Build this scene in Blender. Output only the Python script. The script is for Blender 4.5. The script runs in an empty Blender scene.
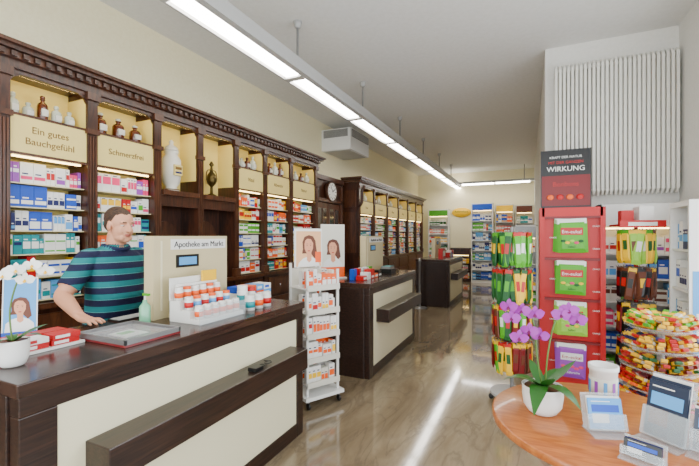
import bpy, bmesh, math, random
from mathutils import Matrix, Vector, kdtree
rng = random.Random(7)
S = bpy.context.scene
COL = bpy.context.collection
T = Matrix.Translation
def R(a, ax): return Matrix.Rotation(math.radians(a), 4, ax)

# ------------------------------------------------------------------ materials
def lin(c):
    o = []
    for x in c:
        x = x / 255.0
        o.append(x / 12.92 if x <= 0.04045 else ((x + 0.055) / 1.055) ** 2.4)
    return (o[0], o[1], o[2], 1)
MC = {}
def mat(name, rgb, rough=0.5, metal=0.0, emit=0.0, trans=0.0, alpha=1.0, coat=0.0):
    if name in MC: return MC[name]
    m = bpy.data.materials.new(name); m.use_nodes = True
    b = m.node_tree.nodes["Principled BSDF"]
    b.inputs["Base Color"].default_value = lin(rgb)
    b.inputs["Roughness"].default_value = rough
    b.inputs["Metallic"].default_value = metal
    b.inputs["Coat Weight"].default_value = coat
    if trans: b.inputs["Transmission Weight"].default_value = trans
    if alpha < 1: b.inputs["Alpha"].default_value = alpha
    if emit:
        b.inputs["Emission Color"].default_value = lin(rgb)
        b.inputs["Emission Strength"].default_value = emit
    MC[name] = m
    return m
def noise_mat(name, c1, c2, scale=(1, 1, 1), nscale=4, rough=0.4, detail=6, dist=0.0, bump=0.0, lo=0.35, hi=0.65, coat=0.0, spec=0.5):
    m = bpy.data.materials.new(name); m.use_nodes = True
    nt = m.node_tree; N = nt.nodes; L = nt.links
    b = N["Principled BSDF"]
    tc = N.new("ShaderNodeTexCoord"); mp = N.new("ShaderNodeMapping")
    mp.inputs["Scale"].default_value = scale
    nz = N.new("ShaderNodeTexNoise"); nz.inputs["Scale"].default_value = nscale
    nz.inputs["Detail"].default_value = detail; nz.inputs["Distortion"].default_value = dist
    cr = N.new("ShaderNodeValToRGB")
    cr.color_ramp.elements[0].position = lo; cr.color_ramp.elements[0].color = lin(c1)
    cr.color_ramp.elements[1].position = hi; cr.color_ramp.elements[1].color = lin(c2)
    L.new(tc.outputs["Object"], mp.inputs["Vector"]); L.new(mp.outputs[0], nz.inputs["Vector"])
    L.new(nz.outputs["Fac"], cr.inputs["Fac"]); L.new(cr.outputs["Color"], b.inputs["Base Color"])
    b.inputs["Roughness"].default_value = rough
    b.inputs["Coat Weight"].default_value = coat
    b.inputs["Specular IOR Level"].default_value = spec
    if bump:
        bp = N.new("ShaderNodeBump"); bp.inputs["Strength"].default_value = bump
        bp.inputs["Distance"].default_value = 0.01
        L.new(nz.outputs["Fac"], bp.inputs["Height"]); L.new(bp.outputs[0], b.inputs["Normal"])
    MC[name] = m
    return m
WOOD = noise_mat("walnut_wood", (38, 19, 11), (72, 38, 22), (6, 6, 0.8), 5, 0.28, 8, 1.2, 0.08)
WOODL = noise_mat("walnut_wood_light", (56, 30, 17), (90, 52, 30), (6, 6, 0.8), 5, 0.3, 8, 1.2, 0.08)
WENGE = noise_mat("wenge_laminate", (25, 15, 12), (52, 33, 25), (8, 0.7, 14), 5, 0.28, 8, 0.8, 0.05)
WENGET = noise_mat("wenge_top", (42, 28, 23), (66, 46, 37), (12, 0.7, 8), 5, 0.2, 8, 0.6, 0.02)
WALL = noise_mat("wall_paint_cream", (240, 230, 190), (244, 235, 198), (1, 1, 1), 30, 0.8, 4, 0, 0.05)
WALLW = noise_mat("wall_paint_white", (226, 224, 217), (231, 229, 223), (1, 1, 1), 30, 0.8, 4, 0, 0.05)
CEIL = noise_mat("ceiling_paint", (226, 225, 221), (231, 230, 227), (1, 1, 1), 20, 0.85, 4, 0, 0.03)
BEECH = noise_mat("beech_table", (158, 84, 34), (186, 110, 50), (2, 12, 4), 4, 0.28, 8, 0.8, 0.02, coat=0.2)
def floor_mat():
    m = bpy.data.materials.new("polished_stone_floor"); m.use_nodes = True
    nt = m.node_tree; N = nt.nodes; L = nt.links; b = N["Principled BSDF"]
    tc = N.new("ShaderNodeTexCoord"); mp = N.new("ShaderNodeMapping")
    mp.inputs["Rotation"].default_value = (0, 0, 0.45); mp.inputs["Scale"].default_value = (1.5, 0.42, 1)
    n1 = N.new("ShaderNodeTexNoise"); n1.inputs["Scale"].default_value = 1.5; n1.inputs["Detail"].default_value = 12
    n1.inputs["Distortion"].default_value = 1.1; n1.inputs["Roughness"].default_value = 0.66
    cr = N.new("ShaderNodeValToRGB"); e = cr.color_ramp.elements
    e[0].position = 0.3; e[0].color = lin((102, 87, 67)); e[1].position = 0.72; e[1].color = lin((166, 150, 124))
    x = cr.color_ramp.elements.new(0.5); x.color = lin((136, 119, 94))
    L.new(tc.outputs["Object"], mp.inputs["Vector"]); L.new(mp.outputs[0], n1.inputs["Vector"])
    L.new(n1.outputs["Fac"], cr.inputs["Fac"])
    n2 = N.new("ShaderNodeTexNoise"); n2.inputs["Scale"].default_value = 2.4; n2.inputs["Detail"].default_value = 8; n2.inputs["Distortion"].default_value = 1.4
    L.new(mp.outputs[0], n2.inputs["Vector"])
    c2 = N.new("ShaderNodeValToRGB"); k = c2.color_ramp.elements
    k[0].position = .47; k[0].color = (0, 0, 0, 1); k[1].position = .5; k[1].color = (1, 1, 1, 1); z = k.new(.53); z.color = (0, 0, 0, 1)
    L.new(n2.outputs["Fac"], c2.inputs["Fac"])
    sc = N.new("ShaderNodeMath"); sc.operation = 'MULTIPLY'; sc.inputs[1].default_value = .5; L.new(c2.outputs["Color"], sc.inputs[0])
    vn = N.new("ShaderNodeMixRGB"); vn.blend_type = 'MIX'; vn.inputs[2].default_value = lin((104, 92, 76)); L.new(sc.outputs[0], vn.inputs[0]); L.new(cr.outputs["Color"], vn.inputs[1])
    L.new(vn.outputs[0], b.inputs["Base Color"])
    b.inputs["Roughness"].default_value = 0.1; b.inputs["Coat Weight"].default_value = 0.5; b.inputs["Coat Roughness"].default_value = 0.05
    return m
FLOOR = floor_mat()
CREAM = mat("cream_panel", (226, 218, 184), 0.45)
SCREENC = mat("screen_cream", (206, 192, 150), 0.45)
CABCREAM = mat("cabinet_cream_back", (234, 210, 118), 0.6)
LABEL = mat("label_glass_yellow", (224, 202, 124), 0.3)
GOLD = mat("gold_lettering", (112, 80, 24), 0.4)
SHELF = mat("shelf_pale", (224, 212, 165), 0.4)
WHITE = mat("white_plastic", (232, 231, 226), 0.35)
OFFW = mat("offwhite", (214, 210, 196), 0.5)
GREY = mat("grey_metal", (140, 140, 140), 0.35, 0.6)
LGREY = mat("light_grey", (178, 178, 176), 0.4)
CHROME = mat("chrome", (200, 200, 205), 0.15, 1.0)
BLACK = mat("black_plastic", (12, 12, 14), 0.35)
RED = mat("red_card", (186, 4, 10), 0.4)
DRED = mat("dark_red_card", (112, 2, 10), 0.4)
ORANGE = mat("orange_card", (240, 92, 6), 0.45)
YEL = mat("yellow_card", (244, 192, 4), 0.45)
GRN = mat("green_card", (76, 166, 22), 0.45)
DGRN = mat("dark_green", (14, 84, 32), 0.5)
TEAL = mat("teal_card", (4, 140, 146), 0.45)
BLUE = mat("blue_card", (8, 72, 184), 0.45)
LBLUE = mat("light_blue_card", (84, 160, 222), 0.45)
NAVY = mat("navy_card", (12, 22, 86), 0.45)
PINK = mat("pink_card", (226, 56, 112), 0.45)
LILAC = mat("lilac_card", (146, 66, 172), 0.45)
PURP = mat("purple_petal", (158, 32, 164), 0.5)
BROWNG = mat("amber_glass", (84, 32, 6), 0.12, coat=0.5)
BROWNP = mat("brown_card", (98, 46, 22), 0.5)
CLEARG = mat("clear_glass_jar", (190, 196, 178), 0.08, coat=0.5)
ACRYL = mat("acrylic", (225, 235, 238), 0.05, alpha=0.25)
SKINC = mat("skin_print", (222, 156, 120), 0.6)
LEDW = mat("warm_led", (255, 218, 140), 0.5, emit=11.0)
TUBE = mat("fluorescent_tube", (255, 250, 242), 0.5, emit=20.0)
PETALW = mat("white_petal", (245, 243, 235), 0.5)
LEAF = mat("orchid_leaf", (36, 92, 26), 0.35)
STEM = mat("orchid_stem", (80, 112, 40), 0.5)
GLASSD = mat("door_glass", (60, 50, 40), 0.08, coat=0.6)
SLATE = mat("slate_print", (26, 40, 64), .3)
PEACH = mat("peach_print", (235, 180, 130), .5)

# ------------------------------------------------------------------ builder
class B:
    def __init__(s):
        s.v = []; s.f = []; s.m = []; s.sm = []; s.mats = []; s.M = Matrix.Identity(4); s.tag = []
    def mi(s, m):
        if m not in s.mats: s.mats.append(m)
        return s.mats.index(m)
    def add(s, vs, fs, m, smooth=False, Mx=None):
        o = len(s.v); k = s.mi(m)
        MM = s.M @ Mx if Mx is not None else s.M
        for p in vs: s.v.append(MM @ Vector(p)); s.tag.append(k)
        for f in fs: s.f.append([i + o for i in f]); s.m.append(k); s.sm.append(smooth)
    def box(s, x0, x1, y0, y1, z0, z1, m, Mx=None):
        vs = [(x0, y0, z0), (x1, y0, z0), (x1, y1, z0), (x0, y1, z0), (x0, y0, z1), (x1, y0, z1), (x1, y1, z1), (x0, y1, z1)]
        s.add(vs, [(0, 3, 2, 1), (4, 5, 6, 7), (0, 1, 5, 4), (1, 2, 6, 5), (2, 3, 7, 6), (3, 0, 4, 7)], m, False, Mx)
    def lathe(s, prof, c, m, seg=16, Mx=None, smooth=True):
        vs = []; fs = []
        n = len(prof)
        for r, z in prof:
            for i in range(seg):
                a = 2 * math.pi * i / seg
                vs.append((c[0] + r * math.cos(a), c[1] + r * math.sin(a), c[2] + z))
        for j in range(n - 1):
            for i in range(seg):
                i2 = (i + 1) % seg
                fs.append((j * seg + i, j * seg + i2, (j + 1) * seg + i2, (j + 1) * seg + i))
        fs.append(tuple(range(seg - 1, -1, -1))); fs.append(tuple((n - 1) * seg + i for i in range(seg)))
        s.add(vs, fs, m, smooth, Mx)
    def cyl(s, c, r, h, m, seg=16, Mx=None):
        s.lathe([(r, 0), (r, h)], c, m, seg, Mx, False)
    def ell(s, c, r, m, seg=16, rings=10, Mx=None):
        vs = []; fs = []
        vs.append((c[0], c[1], c[2] - r[2]))
        for j in range(1, rings):
            t = math.pi * j / rings
            for i in range(seg):
                a = 2 * math.pi * i / seg
                vs.append((c[0] + r[0] * math.sin(t) * math.cos(a), c[1] + r[1] * math.sin(t) * math.sin(a), c[2] - r[2] * math.cos(t)))
        vs.append((c[0], c[1], c[2] + r[2])); L = len(vs) - 1
        for i in range(seg):
            fs.append((0, 1 + (i + 1) % seg, 1 + i)); fs.append((L, L - seg + i, L - seg + (i + 1) % seg))
        for j in range(rings - 2):
            for i in range(seg):
                a = 1 + j * seg + i; b2 = 1 + j * seg + (i + 1) % seg
                fs.append((a, b2, b2 + seg, a + seg))
        s.add(vs, fs, m, True, Mx)
    def tube(s, pts, rad, m, seg=8, Mx=None, sub=1, smooth=True):
        P = [Vector(p) for p in pts]
        if not isinstance(rad, (list, tuple)): rad = [rad] * len(P)
        if sub > 1:
            Q = []; RR = []
            for i in range(len(P) - 1):
                p0 = P[max(0, i - 1)]; p1 = P[i]; p2 = P[i + 1]; p3 = P[min(len(P) - 1, i + 2)]
                for k in range(sub):
                    t = k / sub
                    Q.append(0.5 * ((2 * p1) + (p2 - p0) * t + (2 * p0 - 5 * p1 + 4 * p2 - p3) * t * t + (3 * p1 - p0 - 3 * p2 + p3) * t ** 3))
                    RR.append(rad[i] * (1 - t) + rad[i + 1] * t)
            Q.append(P[-1]); RR.append(rad[-1]); P = Q; rad = RR
        vs = []; fs = []
        up = Vector((0, 0, 1)); n = len(P)
        d0 = (P[1] - P[0]).normalized()
        if abs(d0.dot(up)) > 0.9: up = Vector((1, 0, 0))
        u = d0.cross(up).normalized()
        for j in range(n):
            d = (P[min(n - 1, j + 1)] - P[max(0, j - 1)]).normalized()
            u = (u - d * u.dot(d)).normalized(); w = d.cross(u)
            for i in range(seg):
                a = 2 * math.pi * i / seg
                vs.append(tuple(P[j] + (u * math.cos(a) + w * math.sin(a)) * rad[j]))
        for j in range(n - 1):
            for i in range(seg):
                i2 = (i + 1) % seg
                fs.append((j * seg + i, j * seg + i2, (j + 1) * seg + i2, (j + 1) * seg + i))
        fs.append(tuple(range(seg - 1, -1, -1))); fs.append(tuple((n - 1) * seg + i for i in range(seg)))
        s.add(vs, fs, m, smooth, Mx)
    def pillow(s, x, y, z, w, h, t, m, hd=None, lab=None, Mx=None):
        hw = w / 2
        vs = [(x - hw, y, z), (x + hw, y, z), (x + hw, y, z - h), (x - hw, y, z - h)]
        q = []
        for sg in (-1, 1):
            for (a, b2) in ((-.7, .15), (.7, .15), (.7, .88), (-.7, .88)):
                q.append((x + hw * a, y + sg * t / 2, z - h * b2))
        vs += q
        fs = []
        for o in (4, 8):
            fs.append((o, o + 1, o + 2, o + 3))
            for i in range(4): fs.append((i, (i + 1) % 4, o + (i + 1) % 4, o + i))
        s.add(vs, fs, m, False, Mx)
        if hd: s.box(x - hw * .96, x + hw * .96, y - t * .3, y + t * .3, z - h * .13, z + h * .02, hd, Mx)
        if lab: s.box(x - hw * .55, x + hw * .55, y - t * .56, y - t * .5, z - h * .62, z - h * .32, lab, Mx)
    def text(s, body, loc, size, m, Mx=None, ext=0.0008):
        cu = bpy.data.curves.new("t", 'FONT'); cu.body = body; cu.size = size; cu.align_x = 'CENTER'; cu.extrude = ext
        cu.resolution_u = 3
        ob = bpy.data.objects.new("t", cu); COL.objects.link(ob)
        dg = bpy.context.evaluated_depsgraph_get(); me = bpy.data.meshes.new_from_object(ob.evaluated_get(dg))
        MM = T(loc) @ R(90, 'X')
        if Mx is not None: MM = Mx @ MM
        s.add([tuple(v.co) for v in me.vertices], [tuple(p.vertices) for p in me.polygons], m, False, MM)
        bpy.data.objects.remove(ob); bpy.data.meshes.remove(me); bpy.data.curves.remove(cu)
    def done(s, name, bevel=0.0, parent=None, recalc=True):
        xs = [p.x for p in s.v]; ys = [p.y for p in s.v]; zs = [p.z for p in s.v]
        o = Vector(((min(xs) + max(xs)) / 2, (min(ys) + max(ys)) / 2, min(zs)))
        me = bpy.data.meshes.new(name)
        me.from_pydata([tuple(p - o) for p in s.v], [], s.f)
        for m in s.mats: me.materials.append(m)
        me.polygons.foreach_set("material_index", s.m); me.polygons.foreach_set("use_smooth", s.sm)
        me.update()
        if recalc:
            bm = bmesh.new(); bm.from_mesh(me); bmesh.ops.recalc_face_normals(bm, faces=bm.faces); bm.to_mesh(me); bm.free()
        ob = bpy.data.objects.new(name, me); COL.objects.link(ob); ob.location = o
        if parent: ob.parent = parent; ob.location = o - parent.location
        if bevel:
            md = ob.modifiers.new("bevel", 'BEVEL'); md.width = bevel; md.segments = 2; md.limit_method = 'ANGLE'
        return ob

PALS = {
 'pinkw': [(WHITE, PINK), (WHITE, RED), (WHITE, LILAC), (PINK, WHITE), (OFFW, BLUE), (LILAC, WHITE)],
 'blue': [(WHITE, BLUE), (LBLUE, WHITE), (BLUE, WHITE), (WHITE, LBLUE), (WHITE, NAVY), (NAVY, LBLUE)],
 'teal': [(WHITE, TEAL), (TEAL, WHITE), (WHITE, GRN), (LBLUE, TEAL), (TEAL, NAVY), (WHITE, PINK)],
 'warm': [(WHITE, ORANGE), (ORANGE, WHITE), (WHITE, RED), (YEL, RED), (RED, WHITE), (WHITE, YEL)],
 'orange': [(WHITE, ORANGE), (ORANGE, WHITE), (WHITE, ORANGE), (WHITE, RED), (OFFW, ORANGE), (WHITE, YEL)],
 'mix': [(WHITE, BLUE), (WHITE, RED), (WHITE, GRN), (YEL, BLUE), (ORANGE, WHITE), (LBLUE, WHITE), (TEAL, WHITE), (WHITE, PINK), (WHITE, ORANGE), (OFFW, BROWNP), (RED, YEL), (GRN, WHITE), (BLUE, YEL), (WHITE, YEL)],
 'green': [(GRN, WHITE), (WHITE, GRN), (DGRN, WHITE), (WHITE, DGRN), (WHITE, YEL)],
}
def fill(b, x0, x1, yf, z, maxh, depth, pal, Mx=None, wmin=.025, wmax=.095, hmin=.66):
    x = x0
    P = PALS[pal]
    while x < x1 - wmin:
        w = min(rng.uniform(wmin, wmax), x1 - x); h = maxh * rng.uniform(hmin, .99); c1, c2 = rng.choice(P)
        n = rng.randint(1, 3); a = rng.uniform(.1, .5); bb = a + rng.uniform(.15, .45)
        rowy = rng.uniform(0, .02)
        stack = 2 if (w > .07 and rng.random() < .5) else 1
        for k in range(n):
            if x + w > x1 + 1e-6: break
            y = yf + rowy
            hh = h / stack
            for q in range(stack):
                z0 = z + q * hh
                b.box(x, x + w - .002, y, yf + depth, z0, z0 + hh - .001 * (stack - 1), c1, Mx)
                b.box(x + w * .06, x + w * .94 - .002, y - .0015, y, z0 + hh * a, z0 + hh * min(.97, bb), c2, Mx)
                if stack == 1: b.box(x + w * .15, x + w * .6, y - .0015, y, z0 + hh * min(.9, bb + .08), z0 + hh * min(.95, bb + .14), NAVY if c1 in (WHITE, OFFW) else WHITE, Mx)
            x += w
        x += rng.uniform(0, .005)
    return b

# ------------------------------------------------------------------ room shell
XL, XR, YF, YB, ZC = -3.55, 1.40, -1.6, 13.5, 3.65
XM, YM = 0.18, 4.98
b = B(); b.box(XL - .2, XR + .2, YF - .2, YB + .2, -.1, 0, FLOOR); b.done("floor")
b = B(); b.box(XL - .2, XR + .2, YF - .2, YB + .2, ZC, ZC + .1, CEIL)
b.done("ceiling")
b = B(); b.box(XL - .2, XL, YF - .2, YB + .2, 0, ZC, WALL); b.done("wall_left")
b = B(); b.box(XL, XM, YB, YB + .2, 0, ZC, WALL); b.done("wall_back")
b = B(); b.box(XM, XR + .2, YM, YM + .2, 0, ZC, WALLW); b.done("wall_radiator")
b = B(); b.box(XM, XM + .2, YM + .2, YB + .2, 0, ZC, WALLW); b.done("wall_passage")
b = B()
b.box(XR, XR + .2, 4.05, YM, 0, ZC, WALLW); b.box(XR, XR + .2, YF, 4.05, 3.05, ZC, WALLW)
b.box(XR, XR + .2, YF, 4.05, 0, .45, WALLW); b.box(XR, XR + .2, 1.0, 1.35, .45, 3.05, WALLW); b.box(XR, XR + .2, YF, -1.3, .45, 3.05, WALLW)
b.done("wall_right")
for i, (a, c) in enumerate([(-1.3, 1.0), (1.35, 4.05)]):
    b = B()
    for yy in (a + .04, (a + c) / 2, c - .04): b.box(XR + .06, XR + .14, yy - .04, yy + .04, .45, 3.05, WHITE)
    for zz in (.49, 2.3, 3.01): b.box(XR + .06, XR + .14, a, c, zz - .04, zz + .04, WHITE)
    b.done("window_%d" % (i + 1), .004)
b = B()
b.box(XL, XR + .2, YF - .2, YF, 3.05, ZC, WALLW); b.box(XL, -3.2, YF - .2, YF, 0, 3.05, WALLW); b.box(-.75, -.45, YF - .2, YF, 0, 3.05, WALLW)
b.box(1.2, XR + .2, YF - .2, YF, 0, 3.05, WALLW); b.box(-3.2, -.75, YF - .2, YF, 0, .45, WALLW)
b.done("wall_front")
b = B()
for xx in (-3.16, -1.97, -.79): b.box(xx - .04, xx + .04, YF - .14, YF - .06, .45, 3.05, WHITE)
for zz in (.49, 2.3, 3.01): b.box(-3.2, -.75, YF - .14, YF - .06, zz - .04, zz + .04, WHITE)
b.done("window_3", .004)
b = B()
for xx in (-.39, .375, 1.14): b.box(xx - .06, xx + .06, YF - .14, YF - .06, 0, 3.05, WHITE)
for zz in (.1, 2.3, 3.0): b.box(-.45, 1.2, YF - .14, YF - .06, zz - .1 if zz < 1 else zz - .05, zz + .05, WHITE)
b.done("glazed_entrance_frame", .004)

# ------------------------------------------------------------------ apothecary cabinets
SH = R(90, 'Z')
def bottle(bb, x, y, z, h, r, m, Mx=None, cap=None):
    bb.lathe([(r * .9, 0), (r, h * .04), (r, h * .58), (r * .8, h * .68), (r * .38, h * .74), (r * .38, h * .82), (r * .5, h * .83), (r * .5, h * .86)], (x, y, z), m, 14, Mx)
    bb.lathe([(r * .3, h * .86), (r * .5, h * .9), (r * .45, h * .97), (r * .2, h)], (x, y, z), cap or m, 12, Mx)
    bb.box(x - r * .6, x + r * .6, y - r * 1.04, y - r * .8, z + h * .2, z + h * .46, OFFW, Mx)

def cabinet(edges, X, depth, top, opens=(), labels=None, pals=None):
    b = B(); g = B(); bt = B()
    M = T((X, 0, 0)) @ SH
    b.M = M; g.M = M; bt.M = M
    y0, y1 = edges[0], edges[-1]
    W = .04
    nz, lz = top - .46, top - .74
    f0 = top - .16
    b.box(y0 - .04, y1 + .04, -.04, depth, f0, f0 + .06, WOOD)
    b.box(y0 - .07, y1 + .07, -.07, depth, f0 + .06, f0 + .105, WOODL)
    b.box(y0 - .11, y1 + .11, -.11, depth, f0 + .105, f0 + .135, WOOD)
    b.box(y0 - .14, y1 + .14, -.14, depth, f0 + .135, f0 + .16, WOODL)
    yy = y0
    while yy < y1:
        b.box(yy, yy + .035, -.09, -.06, f0 + .065, f0 + .1, WOOD); yy += .07
    b.box(y0 - .04, y1 + .04, depth - .01, depth - .001, 0, f0, CABCREAM)
    for e in edges:
        b.box(e - W, e + W, -.03, depth - .01, 0, f0, WOOD)
        b.box(e - W - .004, e - W, .0, depth - .01, lz, f0 - .05, CABCREAM); b.box(e + W, e + W + .004, .0, depth - .01, lz, f0 - .05, CABCREAM)
        for k in (-.022, 0, .022): b.box(e + k - .006, e + k + .006, -.038, -.03, 1.12, nz - .06, WOODL)
        b.box(e - W - .012, e + W + .012, -.045, 0, nz - .04, nz, WOODL)
        b.box(e - W - .012, e + W + .012, -.05, 0, f0 - .06, f0, WOODL)
        b.box(e - W - .012, e + W + .012, -.05, 0, 1.0, 1.1, WOODL)
    for i in range(len(edges) - 1):
        a, c = edges[i] + W, edges[i + 1] - W
        mid = (a + c) / 2
        b.box(a, c, -.02, .02, f0 - .03, f0, WOOD)
        for sx, e in ((1, a), (-1, c)):
            vs = [(e, -.015, f0 - .03), (e, -.015, f0 - .1), (e + sx * .02, -.015, f0 - .06), (e + sx * .07, -.015, f0 - .03)]
            vs += [(p[0], .005, p[2]) for p in vs]
            b.add(vs, [(0, 1, 2, 3), (7, 6, 5, 4), (0, 4, 5, 1), (1, 5, 6, 2), (2, 6, 7, 3), (3, 7, 4, 0)], WOOD)
        b.box(a + .03, c - .03, .03, .05, f0 - .02, f0 - .004, LEDW)
        if i in opens:
            zl = 1.96
            b.box(a, c, -.06, depth - .01, zl - .05, zl, WOODL)
            b.box(a, c, -.03, .02, zl - .16, zl - .05, WOOD)
            b.box(a, c, depth - .03, depth - .012, 0, zl - .05, WOOD)
            prof = [(a + .07, 1.05), (c - .07, 1.05)]
            n = 10
            rr = (c - a - .14) / 2
            for k in range(n + 1):
                t = math.pi * k / n
                prof.append((mid + rr * math.cos(t), 1.5 + rr * math.sin(t)))
            vs = [(p[0], depth - .045, p[1]) for p in prof] + [(p[0], depth - .03, p[1]) for p in prof]
            m_ = len(prof)
            b.add(vs, [tuple(range(m_)), tuple(range(2 * m_ - 1, m_ - 1, -1))] + [(k, (k + 1) % m_, m_ + (k + 1) % m_, m_ + k) for k in range(m_)], WOODL)
            b.box(a, c, .0, depth - .03, 0, .95, WOOD)
        else:
            b.box(a, c, -.01, depth - .01, nz - .02, nz, WOODL)
            b.box(a, c, -.012, .012, lz, nz - .02, LABEL)
            b.box(a, c, -.02, depth - .01, lz - .02, lz, WOODL)
            b.box(a + .03, c - .03, .014, .03, lz - .032, lz - .02, LEDW)
            if labels and labels[i]:
                for q, ln in enumerate(labels[i]):
                    b.text(ln, (mid, -.014, nz - .13 - q * .085 if len(labels[i]) > 1 else nz - .17), .07, GOLD)
            ns = 6
            step = (lz - .04 - 1.02) / ns
            for k in range(ns):
                z = 1.02 + k * step
                b.box(a, c, .02, depth - .01, z - .008, z, SHELF)
                pl = pals[i][k] if pals else 'mix'
                fill(g, a + .004, c - .004, .035, z + .0005, step - .014, depth * .5, pl)
            b.box(a, c, -.02, depth - .01, 0, 1.0, WOOD)
            for zz in (.12, .4, .68):
                b.box(a + .03, c - .03, -.035, -.02, zz, zz + .24, WOODL)
                b.ell((mid, -.045, zz + .12), (.014, .014, .014), CHROME, 8, 6)
    b.box(y0, y1, -.06, 0, .96, 1.0, WOODL)
    return b, g, bt, nz
E1 = [-.4, .2, .8, 1.4, 2.0, 2.62, 3.16, 3.74, 4.32, 4.96, 5.72]
LB = [None, ["Husten"], ["Gute", "Nerven"], ["Ein gutes", "Bauchgefühl"], ["Schmerzfrei"], None, None, ["Vital"], ["Abwehr"], ["Natur"]]
pp = ['mix'] * 6
PL = [pp, pp, pp, ['teal', 'mix', 'teal', 'blue', 'blue', 'pinkw'], ['blue', 'teal', 'mix', 'teal', 'mix', 'pinkw'], pp, pp,
      ['warm', 'mix', 'blue', 'mix', 'warm', 'mix'], ['mix', 'warm', 'mix', 'teal', 'mix', 'warm'], ['warm', 'mix', 'green', 'mix', 'warm', 'mix']]
b, g, bt, nz = cabinet(E1, -3.3, .25, 2.84, (5, 6), LB, PL)
for k, (m, h) in enumerate([(CLEARG, .17), (CLEARG, .12), (BROWNG, .2), (CLEARG, .15), (CLEARG, .13)]):
    bottle(bt, 1.51 + k * .095, .1, nz + .001, h, .036, m)
for k, h in enumerate((.2, .19, .17)): bottle(bt, 2.14 + k * .165, .1, nz + .001, h, .05, BROWNG, cap=CLEARG)
for e0, e1 in ((4.32, 4.96), (4.96, 5.72), (3.74, 4.32), (.8, 1.4), (.2, .8)):
    for k in range(4): bottle(bt, e0 + .12 + k * (e1 - e0 - .24) / 3, .1, nz + .001, rng.uniform(.13, .22), .042, BROWNG if (k + int(e0 * 2)) % 2 else CLEARG)
b.done("apothecary_wall_cabinet"); g.done("medicine_boxes"); bt.done("apothecary_bottles")
u = B(); u.M = T((-3.3, 0, 0)) @ SH
u.lathe([(.07, 0), (.08, .02), (.05, .05), (.085, .1), (.1, .22), (.095, .34), (.06, .39), (.07, .41), (.07, .43)], (2.89, .11, 1.961), OFFW, 20)
u.lathe([(.075, .43), (.06, .47), (.02, .5), (.025, .53), (.008, .55)], (2.89, .11, 1.961), OFFW, 20)
u.box(2.84, 2.94, .002, .02, 2.13, 2.24, LABEL); u.box(2.85, 2.93, .0, .002, 2.15, 2.17, NAVY); u.box(2.85, 2.93, .0, .002, 2.19, 2.22, GOLD)
u.lathe([(.082, .02), (.083, .03)], (2.89, .11, 1.961), GOLD, 20)
u.done("porcelain_urn")
u = B(); u.M = T((-3.3, 0, 0)) @ SH
c = (3.45, .1, 1.961)
BR = mat("old_brass", (80, 66, 30), .3, .8)
u.lathe([(.06, 0), (.06, .02), (.02, .04), (.015, .12), (.05, .16), (.06, .2), (.05, .26), (.02, .3), (.012, .36), (.03, .38), (.01, .42)], c, BR, 16)
for sx in (-1, 1): u.tube([(c[0] + sx * .02, .1, 2.1), (c[0] + sx * .08, .1, 2.16), (c[0] + sx * .07, .1, 2.26), (c[0] + sx * .02, .1, 2.28)], .006, BR, 8, sub=4)
u.done("brass_oil_lamp")
E2 = [7.35, 8.2, 9.1, 10.0, 10.9, 11.8, 12.6]
b, g, bt, nz2 = cabinet(E2, -3.2, .35, 2.72, (), [["Haut"], ["Kosmetik"], ["Pflege"], ["Baby"], ["Sonne"], ["Haar"]], None)
b.box(7.29, 7.31, -.02, .34, 0, 2.56, WOOD)
b.box(7.275, 7.29, .03, .29, 1.15, 2.0, WOODL); b.box(7.275, 7.29, .03, .29, 2.1, 2.45, WOODL)
pts = [(7.3, -.03, 2.1), (7.3, -.1, 2.2), (7.3, -.1, 2.4), (7.3, -.16, 2.54)]
b.tube(pts, .03, WOOD, 8, sub=5)
for e0, e1 in zip(E2[:-1], E2[1:]):
    for k in range(3): bottle(bt, e0 + .17 + k * (e1 - e0 - .34) / 2, .15, nz2 + .001, rng.uniform(.15, .22), .05, BROWNG if k % 2 else CLEARG)
b.done("apothecary_wall_cabinet"); g.done("medicine_boxes"); bt.done("apothecary_bottles")

# door section
b = B(); b.M = T((-3.5, 0, 0)) @ SH
b.box(5.87, 7.2, 0, .045, 0, 2.6, WOOD); b.box(5.87, 7.2, -.04, .045, 2.55, 2.64, WOODL)
for a, c in ((6.05, 6.5), (6.52, 7.0)):
    b.box(a, c, -.03, 0, 0.02, 2.12, WOODL)
    b.box(a + .06, c - .06, -.034, -.03, .95, 2.02, GLASSD)
    b.box((a + c) / 2 - .012, (a + c) / 2 + .012, -.042, -.034, .95, 2.02, WOODL)
    for zz in (1.3, 1.65): b.box(a + .06, c - .06, -.042, -.034, zz - .01, zz + .01, WOODL)
    b.box(a + .07, c - .07, -.045, -.03, .15, .8, WOOD)
b.box(5.95, 6.03, -.06, 0, 0, 2.5, WOODL); b.box(7.02, 7.1, -.06, 0, 0, 2.5, WOODL); b.box(5.95, 7.1, -.06, 0, 2.14, 2.2, WOODL)
b.tube([(6.47, -.04, 1.05), (6.47, -.08, 1.05), (6.4, -.08, 1.05)], .01, CHROME)
b.done("door_1", .003)
b = B(); b.M = T((-3.48, 6.58, 2.35)) @ SH @ R(90, 'X')
b.lathe([(.19, 0), (.19, .05), (.172, .07), (.168, .05)], (0, 0, 0), WOODL, 28); b.cyl((0, 0, .04), .167, .03, WHITE, 28)
for k in range(12):
    b.box(-.007, .007, .115, .152, .07, .073, BLACK, R(30 * k, 'Z'))
b.box(-.009, .009, -.01, .09, .074, .077, BLACK, R(-60, 'Z')); b.box(-.007, .007, -.01, .125, .078, .081, BLACK, R(40, 'Z'))
b.done("wall_clock")

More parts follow.
